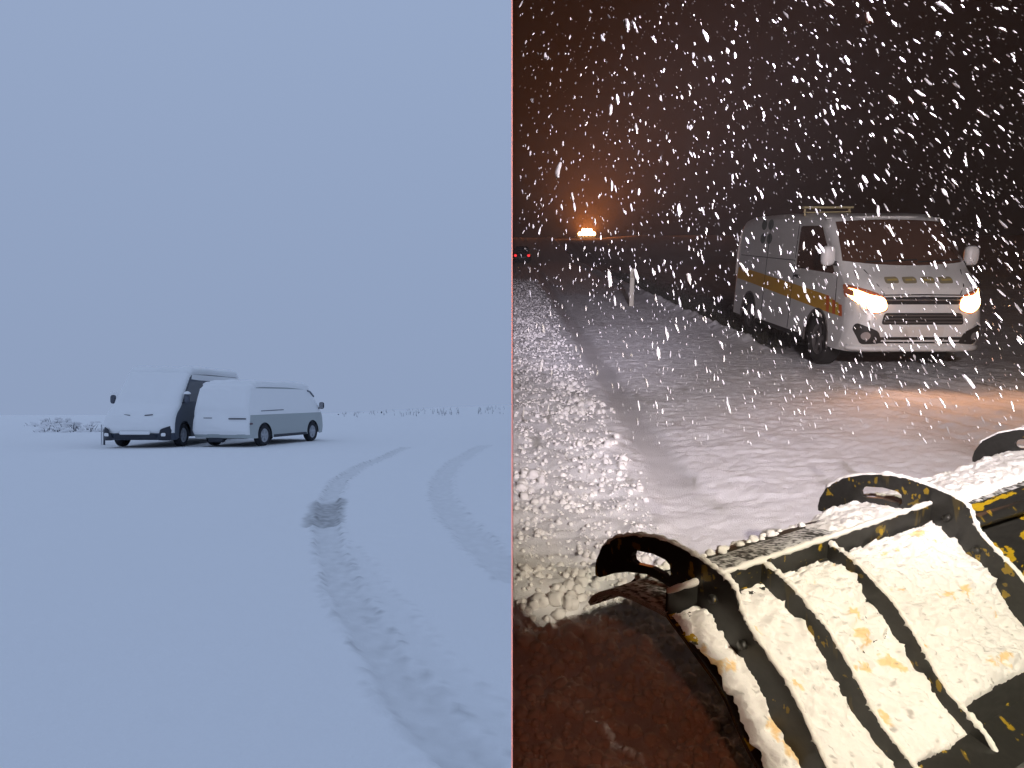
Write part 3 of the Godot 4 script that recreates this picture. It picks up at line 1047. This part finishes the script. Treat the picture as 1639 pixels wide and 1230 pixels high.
func build_field_details() -> void:
	# fence posts along the far edge, a marker pole beside the tall van, a snowed-up bush
	var dark := paint(Color(0.09, 0.1, 0.13), 0.9)
	var spots := [[541, 672, 9.0, "slim dark fence post just right of the parked vans"], [610, 670, 11.0, "slim dark fence post on the far bank, right of the first"], [670, 667, 7.0, "short fence post far along the bank, rightmost of the row"]]
	for s in spots:
		var d := 62.0
		var g := Geo.new()
		var h: float = s[2] / F * d
		g.tube([Vector3(0, -0.4, 0), Vector3(0.02, h * 0.6, 0), Vector3(0.03, h, 0)], [0.07, 0.06, 0.05], 7)
		var y: float = -(s[1] - 640.0) / F * d
		tag(obj("fence_post", g, dark, self, Transform3D(Basis.IDENTITY, Vector3((s[0] - 819.5) / F * d, y, -d))), s[3], "fence post", "fence posts at the edge of the field")
	for s in [[166.5, 0.03, "dark marker pole standing left of the tall van"], [162.0, 0.02, "pale thin pole just left of the dark marker pole"]]:
		var g := Geo.new()
		g.tube([Vector3(0, -0.2, 0), Vector3(0, 0.5, 0)], s[1], 8)
		tag(obj("marker_pole", g, paint(Color(0.06, 0.07, 0.1), 0.8) if s[1] > 0.025 else paint(Color(0.7, 0.72, 0.75), 0.8), self, Transform3D(Basis.IDENTITY, Vector3((s[0] - 819.5) / F * 24.0, -1.3, -24.0))), s[2], "marker pole")
	var st := Geo.new()
	for k in 210:
		var d := 55.0 + 12.0 * rng.randf()
		var px := 545.0 + 270.0 * pow(rng.randf(), 0.8)
		if noise.get_noise_1d(px * 9.0) < 0.02:
			continue
		var p := Vector3((px - 819.5) / F * d, -1.45 + 1.0 * smoothstep(38.0, 75.0, d) * smoothstep(-26.0, 2.0, (px - 819.5) / F * d), -d)
		st.tube([p - Vector3(0, 0.2, 0), p + Vector3(rng.randf_range(-0.08, 0.08), rng.randf_range(0.02, 0.16), 0.0)], [0.014, 0.006], 4)
	tag(obj("dead_stalks", st, dark), "dead stalks showing through the snow along the far bank", "stalks", "", "stuff")
	for b in [[118, 700, 34.0, 1.5, 0.9, "larger snow-laden twiggy bush left of the tall van"], [85, 690, 42.0, 1.4, 0.9, "snow-laden bush at the far left behind the larger one"], [790, 668, 60.0, 1.2, 0.4, "tuft of dead stalks on the bank at the right end of the field"]]:
		var d: float = b[2]
		var t := thing("snowy_bush", b[5], "bush", Transform3D(Basis.IDENTITY, Vector3((b[0] - 819.5) / F * d, -(b[1] - 640.0) / F * d, -d)))
		var g := Geo.new()
		var s := Geo.new()
		for k in 90:
			var a := rng.randf() * TAU
			var r: float = sqrt(rng.randf()) * b[3]
			var p := Vector3(cos(a) * r, 0.0, sin(a) * r * 0.6)
			var h: float = b[4] * (0.35 + 0.65 * rng.randf()) * (1.0 - 0.5 * r / b[3])
			var q: Vector3 = p + Vector3(rng.randf_range(-0.4, 0.4), h, rng.randf_range(-0.3, 0.3))
			g.tube([p - Vector3(0, 0.2, 0), p.lerp(q, 0.6) + Vector3(rng.randf_range(-0.08, 0.08), 0.04, 0), q], [0.02, 0.014, 0.006], 5)
			if rng.randf() < 0.75:
				var c := p.lerp(q, rng.randf_range(0.5, 1.0))
				var e := Vector3(rng.randf_range(0.1, 0.26), rng.randf_range(0.04, 0.1), 0.12)
				s.tube([c - Vector3(e.x, 0, 0), c + Vector3(-e.x * 0.5, e.y * 0.4, 0), c + Vector3(e.x * 0.5, e.y * 0.4, 0.03), c + Vector3(e.x, 0, 0)], [0.01, e.y, e.y * 0.9, 0.01], 7)
		tag(obj("twigs", g, paint(Color(0.1, 0.11, 0.14), 0.9), t), "", "", "", "stuff")
		tag(obj("snow_load", s, snow(Color(0.9, 0.9, 0.91), 0.4, 3.0), t), "", "", "", "stuff")

# ---------------------------------------------------------------- snow plough
# Sections stand square to the blade's axis; u runs forwards, v up, s along the blade (metres, from the first rib).
var blade_at := Vector3(0.599, -0.582, -2.4)
var blade_along := Vector3(0.8471294, 0.11623454, -0.51851838)
var blade_ahead := Vector3(-0.53138665, 0.18529952, -0.82661497)
var blade_up := Vector3(0.0, 0.97578359, 0.21873816)
const SHEET := [[0.0, -0.072], [-0.035, -0.092], [-0.085, -0.118], [-0.14, -0.148], [-0.21, -0.186], [-0.262, -0.23], [-0.305, -0.285], [-0.36, -0.345], [-0.43, -0.395], [-0.51, -0.44], [-0.58, -0.485], [-0.63, -0.55], [-0.64, -0.65]]
const FLAP := [[0.0, -0.072], [0.05, -0.074], [0.10, -0.079], [0.16, -0.084], [0.22, -0.096], [0.28, -0.114], [0.335, -0.144], [0.375, -0.18], [0.395, -0.21]]

func blade(s: float, u: float, v: float) -> Vector3:
	return blade_along * s + blade_ahead * u + blade_up * v     # from the blade's origin

func run(line: Array, k: float) -> Array:   # point and normal on a profile, k from 0 to 1
	var f := k * (line.size() - 1)
	var n := clampi(int(f), 0, line.size() - 2)
	var a := Vector2(line[n][0], line[n][1])
	var b := Vector2(line[n + 1][0], line[n + 1][1])
	var d := (b - a).normalized()
	return [a.lerp(b, f - n), d]

func outward(line: Array, k: float) -> Vector2:
	var d: Vector2 = run(line, clampf(k - 0.06, 0, 1))[1] + run(line, k)[1] + run(line, clampf(k + 0.06, 0, 1))[1]
	d = d.normalized()
	var n := Vector2(-d.y, d.x)
	return n if n.y > 0.0 or n.x < 0.0 else -n

func build_plough() -> void:
	var t := thing("snow_plough", "black and yellow ribbed snow plough blade packed with snow in front of the camera", "snow plough", Transform3D(Basis.IDENTITY, blade_at))
	var left := -0.136
	var right := 3.2
	var steel := textured("worn", 0.45, Vector3(1.0, 1.0, 1.0), true)
	var scraped := textured("scraped", 0.5)
	var cream := bumpy(paint(Color(0.86, 0.85, 0.8), 0.95), "grain", 1.2, 7.0)
	var stained := bumpy(paint(Color(0.86, 0.85, 0.82), 0.95), "grain", 1.4, 9.0)
	stained.vertex_color_use_as_albedo = true
	# curved sheet with thickness
	var g := Geo.new()
	for side in 2:
		g.grid(60, 44, func(u, v):
			var p: Vector2 = run(SHEET, v)[0] - outward(SHEET, v) * 0.014 * side
			return blade(lerpf(left, right, u), p.x, p.y), true)
	g.grid(1, 44, func(u, v):
		var p: Vector2 = run(SHEET, v)[0] - outward(SHEET, v) * 0.014 * u
		return blade(left, p.x, p.y), true)
	obj("curved_sheet", g, scraped, t)
	# rubber flap over the top
	g = Geo.new()
	for side in 2:
		g.grid(90, 30, func(u, v):
			var p: Vector2 = run(FLAP, v)[0] - outward(FLAP, v) * 0.016 * side
			var k := lerpf(left, right, u)
			return blade(k, p.x, p.y + 0.004 * noise.get_noise_2d(k * 90.0, v * 30.0)), true)
	for e in [0.0, 1.0]:
		g.grid(90, 1, func(u, v):
			var p: Vector2 = run(FLAP, e)[0] - outward(FLAP, e) * 0.016 * v
			return blade(lerpf(left, right, u), p.x, p.y), true)
	g.grid(1, 30, func(u, v):
		var p: Vector2 = run(FLAP, v)[0] - outward(FLAP, v) * 0.016 * u
		return blade(left, p.x, p.y), true)
	var flap := obj("rubber_flap", g, textured("peppered", 0.9, Vector3(3.2, 0.5, 1)), t)
	# clamping strip along the flap and snow lying on it
	g = Geo.new()
	g.grid(80, 8, func(u, v):
		var p: Vector2 = run(FLAP, 0.62 + 0.3 * v)[0] + outward(FLAP, 0.62 + 0.3 * v) * 0.012 * sin(PI * v)
		return blade(lerpf(0.05, right, u), p.x, p.y))
	obj("clamping_strip", g, paint(Color(0.03, 0.028, 0.02), 0.7), t)
	g = Geo.new()
	g.grid(260, 60, func(u, v):
		var k := lerpf(0.1, right, u)
		var p: Vector2 = run(FLAP, 0.06 + 0.9 * v)[0]
		var cover := smoothstep(0.55, 1.5, k + 0.5 * noise.get_noise_2d(k * 130.0, v * 60.0))
		var h := -0.02 + 0.06 * cover + 0.02 * noise.get_noise_2d(k * 500.0, v * 160.0) + 0.012 * noise.get_noise_2d(k * 2500.0, v * 900.0) + 0.03 * noise.get_noise_2d(k * 100.0 + 99.0, v * 40.0)
		h += 0.02 * exp(-pow((v - 0.8) / 0.12, 2.0)) * cover
		h -= 0.05 * smoothstep(0.9, 1.0, maxf(v, 1.0 - v))
		return blade(k, p.x, p.y) + blade_up * h)
	obj("snow_on_flap", g, cream, t)
	var kinds := [lump(9, 7, 0.3, 1), lump(9, 7, 0.3, 2), lump(9, 7, 0.35, 3)]
	for k in 46:
		var s := lerpf(0.05, 0.95, (k + rng.randf()) / 46.0)
		var p: Vector2 = run(FLAP, rng.randf_range(0.66, 0.88))[0]
		var r := rng.randf_range(0.010, 0.022)
		obj("snow_clod", kinds[k % 3], cream, flap, Transform3D(any_turn().scaled(Vector3.ONE * r), blade(s, p.x, p.y + r * 0.7)))
	# upright flange between the ribs, capped with a line of snow
	g = Geo.new()
	var f2 := [Vector2(0.006, 0.0), Vector2(-0.006, 0.0), Vector2(-0.006, -0.085), Vector2(0.006, -0.085)]
	for k in 4:
		var a: Vector2 = f2[k]
		var b: Vector2 = f2[(k + 1) % 4]
		g.grid(60, 1, func(u, v):
			var p := a.lerp(b, 1.0 - v)
			return blade(lerpf(left, 1.34, u), p.x, p.y))
	obj("top_flange", g, steel, t)
	obj("snow_line", ridge(func(k): return blade(lerpf(left, 1.33, k), 0.0, 0.002), 0.011, 90, 0.5), cream, t)
	g = Geo.new()
	g.tube([blade(1.36, -0.165, -0.03), blade(1.9, -0.16, -0.06)], 0.03, 4)
	obj("hinge_bar", g, steel, t)
	# ribs
	var plain := [[0.004, -0.006], [-0.062, -0.022], [-0.128, -0.046], [-0.197, -0.088], [-0.265, -0.128], [-0.335, -0.195], [-0.385, -0.25], [-0.43, -0.305], [-0.475, -0.35], [-0.54, -0.39], [-0.6, -0.43], [-0.66, -0.5], [-0.67, -0.62]]
	var hook := [[0.512, -0.186], [0.516, -0.165], [0.509, -0.122], [0.478, -0.058], [0.401, 0.006], [0.308, 0.048], [0.205, 0.078], [0.118, 0.087], [0.044, 0.084], [-0.018, 0.077], [-0.076, 0.068], [-0.125, 0.055], [-0.152, 0.034], [-0.168, -0.003], [-0.19, -0.04], [-0.214, -0.062], [-0.254, -0.092], [-0.306, -0.128], [-0.345, -0.155], [-0.381, -0.19], [-0.423, -0.24], [-0.458, -0.285], [-0.495, -0.335], [-0.54, -0.375], [-0.6, -0.425], [-0.66, -0.5], [-0.67, -0.62]]
	var under := [[0.12, -0.068], [0.174, -0.066], [0.23, -0.068], [0.331, -0.099], [0.405, -0.135], [0.484, -0.184]]
	var slot := [[0.128, -0.045], [0.116, -0.02], [0.124, 0.01], [0.145, 0.02], [0.21, 0.018], [0.285, 0.0], [0.305, -0.012], [0.312, -0.03], [0.305, -0.046], [0.285, -0.05], [0.21, -0.033], [0.15, -0.033]]
	for r in [[0.0, 1, 0.0], [0.303, 0, 0.0], [0.663, 0, -0.012], [1.339, 1, -0.012], [2.72, 1, 0.0]]:
		var line: Array = hook if r[1] else plain
		var outer := PackedVector2Array()
		for p in line:
			outer.append(Vector2(p[0], p[1] + r[2]))
		for k in 12:
			var p: Vector2 = run(SHEET, 1.0 - k / 11.0)[0]
			outer.append(Vector2(p.x, p.y - 0.004))
		if r[1]:
			for p in under:
				outer.append(Vector2(p[0], p[1] + r[2]))
		var holes := []
		if r[1]:
			var h := PackedVector2Array()
			for p in slot:
				h.append(Vector2(p[0], p[1] + r[2]))
			holes.append(h)
		g = Geo.new()
		g.plate(outer, holes, func(u, v, d): return blade(r[0] + d, u, v), 0.02)
		var rib := obj("hooked_rib" if r[1] else "rib", g, steel, t)
		obj("snow_crust", ridge(func(k):
			var p: Vector2 = run(line, lerpf(0.1, 1.0, k) if r[1] else k)[0]
			return blade(r[0] + 0.002, p.x, p.y + r[2]), 0.0105, 150, 0.6), cream, rib)
		if r[1]:
			for p in [[-0.075, -0.025], [-0.2, -0.12]]:
				g = Geo.new()
				var c := blade(r[0] - 0.012, p[0], p[1] + r[2])
				g.tube([c - blade_along * 0.012, c + blade_along * 0.01], 0.016, 6)
				obj("bolt", g, steel, rib)
	# snow packed between the ribs
	for n in 5:
		var s0: float = [left + 0.006, 0.012, 0.315, 0.675, 1.351][n]
		var s1: float = [-0.01, 0.293, 0.653, 1.329, 1.75][n]
		var low: float = [0.9, 0.9, 0.8, 0.74, 0.0][n]
		var heap: float = [0.016, 0.026, 0.028, 0.034, 0.0][n]
		if low == 0.0:
			continue
		g = Geo.new()
		var nu := int((s1 - s0) / 0.006) + 8
		g.grid(nu, 120, func(u, v):
			var k := lerpf(s0, s1, u)
			var w := lerpf(0.03 + 0.03 * noise.get_noise_2d(k * 200.0, 9.0), low + 0.02 * noise.get_noise_2d(k * 200.0, 50.0), v)
			var p: Vector2 = run(SHEET, w)[0]
			var o := outward(SHEET, w)
			var edge := minf(minf(v * 7.0, (1.0 - v) * 16.0), 1.0)
			var h := heap * sqrt(maxf(edge, 0.0)) * (1.0 + 0.8 * noise.get_noise_3d(k * 140.0, v * 200.0, n * 80.0)) + 0.028 * noise.get_noise_3d(k * 1500.0, v * 1150.0, n * 60.0) + 0.011 * noise.get_noise_3d(k * 6000.0, v * 4500.0, n * 60.0)
			h += heap * 1.6 * smoothstep(0.8, 1.0, u) * noise.get_noise_3d(k * 60.0, v * 420.0, n * 33.0)
			h *= 1.0 - 0.75 * smoothstep(0.9 - 0.1 * noise.get_noise_2d(v * 900.0, n * 40.0), 1.0, u)
			h -= 0.014 * (1.0 - smoothstep(0.0, 0.12, u)) * (0.4 + noise.get_noise_2d(v * 500.0, n * 10.0))
			h -= 0.05 * maxf(0.0, noise.get_noise_3d(k * 330.0, v * 330.0, n * 21.0 + 400.0) - 0.38)
			var stain := smoothstep(0.36, 0.46, noise.get_noise_3d(k * 500.0 + 40.0, v * 420.0, n * 71.0) + 0.2 * noise.get_noise_3d(k * 4000.0, v * 3000.0, 5.0) - 0.15 * absf(v - 0.6)) * 0.7
			var grit := smoothstep(0.4, 0.5, noise.get_noise_3d(k * 2600.0, v * 2100.0, 90.0 + n)) * 0.5 * smoothstep(0.0, 0.5, v)
			g.c.append(Color(1, 1, 1).lerp(Color(0.95, 0.62, 0.16), stain).lerp(Color(0.2, 0.19, 0.17), grit))
			return blade(k, p.x + o.x * h, p.y + o.y * h))
		obj("packed_snow", g, stained, t)
	# stiffening channel low on the back
	g = Geo.new()
	var channel := [Vector2(-0.56, -0.46), Vector2(-0.70, -0.49), Vector2(-0.71, -0.60), Vector2(-0.60, -0.62)]
	for k in 4:
		var a: Vector2 = channel[k]
		var b: Vector2 = channel[(k + 1) % 4]
		g.grid(30, 1, func(u, v):
			var p := a.lerp(b, v)
			return blade(lerpf(0.33, right, u), p.x, p.y))
	obj("stiffening_channel", g, steel, t)

func ridge(f: Callable, r: float, n: int, rough: float) -> Geo:   # a rough cord of snow along a line
	var path := []
	var radii := []
	var shift := rng.randf() * 900.0
	for k in n + 1:
		var q := float(k) / n
		path.append(f.call(q) + Vector3(0, 0.2, 0.05) * r * noise.get_noise_2d(k * 37.0, shift))
		radii.append(r * (1.0 + rough * 1.4 * noise.get_noise_2d(k * 27.0, shift + 50.0)))
	var g := Geo.new()
	g.tube(path, radii, 7)
	return g

# ---------------------------------------------------------------- along the road
func build_road_details() -> void:
	var up := func(x: float, y: float, z: float) -> Transform3D: return slope_frame * Transform3D(Basis.IDENTITY, Vector3(x, y, z))
	var t := thing("marker_post", "pale reflector post leaning slightly at the right edge of the road", "marker post", up.call(2.89, -EYE_NIGHT, -18.2))
	var g := Geo.new()
	g.box(Vector3(0, 0.42, 0), Vector3(0.11, 0.95, 0.05), 0.02)
	obj("post", g, paint(Color(0.75, 0.72, 0.6), 0.6), t)
	g = Geo.new()
	g.box(Vector3(0, 0.75, 0.03), Vector3(0.07, 0.14, 0.012), 0.004)
	obj("reflector", g, paint(Color(0.5, 0.45, 0.35), 0.25), t)
	# far vehicle with its lamps, over the crest
	t = thing("distant_plough", "distant vehicle with a blazing orange lamp bar coming over the crest", "lorry", up.call(8.72, -EYE_NIGHT - 0.1, -90.0))
	g = Geo.new()
	g.box(Vector3(0, 0.7, -1.6), Vector3(2.3, 1.2, 4.2), 0.1)
	g.box(Vector3(0, 1.55, -2.6), Vector3(2.1, 0.6, 1.9), 0.15)
	obj("cab", g, paint(Color(0.03, 0.03, 0.03), 0.6), t)
	for k in 8:
		g = Geo.new()
		var x: float = [-0.8, -0.4, 0.0, 0.4, 0.8, -0.4, 0.0, 0.4][k]
		var y := 1.62 if k < 5 else 2.0
		g.tube([Vector3(x, y, 0.52), Vector3(x, y, 0.6)], 0.22, 16)
		obj("round_lamp", g, glow(Color(1.0, 0.74, 0.46), 40.0), t)
	for x in [-0.5, 0.5]:
		var l := SpotLight3D.new()
		l.name = "lamp_beam"
		l.light_color = Color(1.0, 0.55, 0.25)
		l.light_energy = 380.0
		l.spot_angle = 66.0
		l.spot_angle_attenuation = 1.0
		l.spot_range = 150.0
		l.spot_attenuation = 2.0
		l.light_size = 0.3
		l.shadow_enabled = true
		t.add_child(l)
		l.position = Vector3(x, 1.66, 0.9)
		l.rotation = Vector3(0.75, PI, 0)
	var haze := FogVolume.new()
	haze.name = "snow_haze"
	haze.shape = RenderingServer.FOG_VOLUME_SHAPE_BOX
	haze.size = Vector3(70, 110, 114)
	var fm := FogMaterial.new()
	fm.density = 0.0025
	fm.albedo = Color(1, 1, 1)
	haze.material = fm
	add_child(haze)
	haze.transform = up.call(35.02, 25.0, -60.0)
	tag(haze, "thin haze of fine snow over the night road", "", "", "stuff")
	# car going away on the left, two red tail lamps
	t = thing("distant_car", "small dark car far off at the left with two red tail lamps", "car", up.call(0.5, -EYE_NIGHT, -38.0))
	g = Geo.new()
	g.box(Vector3(0, 0.5, -1.2), Vector3(0.95, 0.5, 2.4), 0.15)
	g.box(Vector3(0, 0.85, -1.3), Vector3(0.8, 0.35, 1.3), 0.15)
	obj("body", g, paint(Color(0.02, 0.02, 0.022), 0.4), t)
	for x in [-0.33, 0.33]:
		g = Geo.new()
		g.box(Vector3(x, 0.6, 0.02), Vector3(0.13, 0.11, 0.05), 0.03)
		obj("tail_lamp", g, glow(Color(1.0, 0.04, 0.05), 1.5), t)
	# dead grass poking through along the far edge of the road
	g = Geo.new()
	for k in 1800:
		var z := -12.0 - 22.0 * rng.randf()
		var x := 4.02 + absf(rng.randfn(0.0, 0.5))
		var p := Vector3(x, -EYE_NIGHT - 0.12, z)
		var h := rng.randf_range(0.08, 0.3)
		g.tube([p, p + Vector3(rng.randf_range(-0.05, 0.05), h * 0.6, 0), p + Vector3(rng.randf_range(-0.12, 0.12), h, 0.05)], [0.008, 0.006, 0.002], 3, false)
	var o := obj("dead_grass", g, paint(Color(0.06, 0.055, 0.035), 0.9), self, slope_frame)
	tag(o, "dark dead grass along the edge beyond the snow ridge", "grass", "", "stuff")

func build_snowfall() -> void:
	var fall := Vector3(-0.11, -0.88, 1.0).normalized()
	var all := []
	for k in 7500:
		var d := 1.15 + 9.0 * pow(rng.randf(), 0.75)
		var x := rng.randf_range(0.01, 0.75) * d
		var y := rng.randf_range(-0.34, 0.56) * d
		if x < 0.015 or y < -0.06 * d or d < 3.2 and y < -0.02 * d:
			continue
		var from_lamp := (Vector3(x, y, -d) - Vector3(1.35, 1.0, 0.1)).normalized()
		if from_lamp.dot(Vector3(1.55, 1.6, -20.1).normalized()) < 0.86:
			continue          # outside the beam the air shows no flakes
		var w := rng.randf_range(0.0018, 0.0034) * (1.8 if rng.randf() < 0.12 else 1.0)
		if d > 2.0 and rng.randf() < 0.035:
			w = rng.randf_range(0.007, 0.010)
		all.append([w / d, Vector3(x, y, -d), w, rng.randf_range(3.5, 7.5)])
	all.sort_custom(func(p, q): return p[0] > q[0])
	var m := paint(Color(0.8, 0.8, 0.8), 0.9)
	var kinds := []
	for k in 5:
		kinds.append(lump(7, 6, 0.55, 20 + k))
	var list := []
	for k in all.size():
		var f: Array = all[k]
		var dir := (fall + Vector3(rng.randfn(0, 0.09), 0, rng.randfn(0, 0.09))).normalized()
		var b := Basis(Quaternion(Vector3.UP, -dir)) * Basis(Vector3.UP, rng.randf() * TAU)
		b = b * Basis.from_scale(Vector3(f[2], f[2] * f[3], f[2]))
		list.append(Transform3D(b, f[1]))
	for k in 300:
		tag(obj("snowflake", kinds[k % 5], m, self, list[k]), "white ragged snowflake falling through the night air over the road", "snowflake", "large snowflakes falling over the night road")
	var mm := MultiMesh.new()
	mm.transform_format = MultiMesh.TRANSFORM_3D
	mm.mesh = kinds[0]
	mm.instance_count = list.size() - 300
	for k in list.size() - 300:
		mm.set_instance_transform(k, list[k + 300])
	var o := MultiMeshInstance3D.new()
	o.name = "falling_snow"
	o.multimesh = mm
	o.material_override = m
	add_child(o)
	tag(o, "fine snow falling thickly through the night air", "snow", "", "stuff")
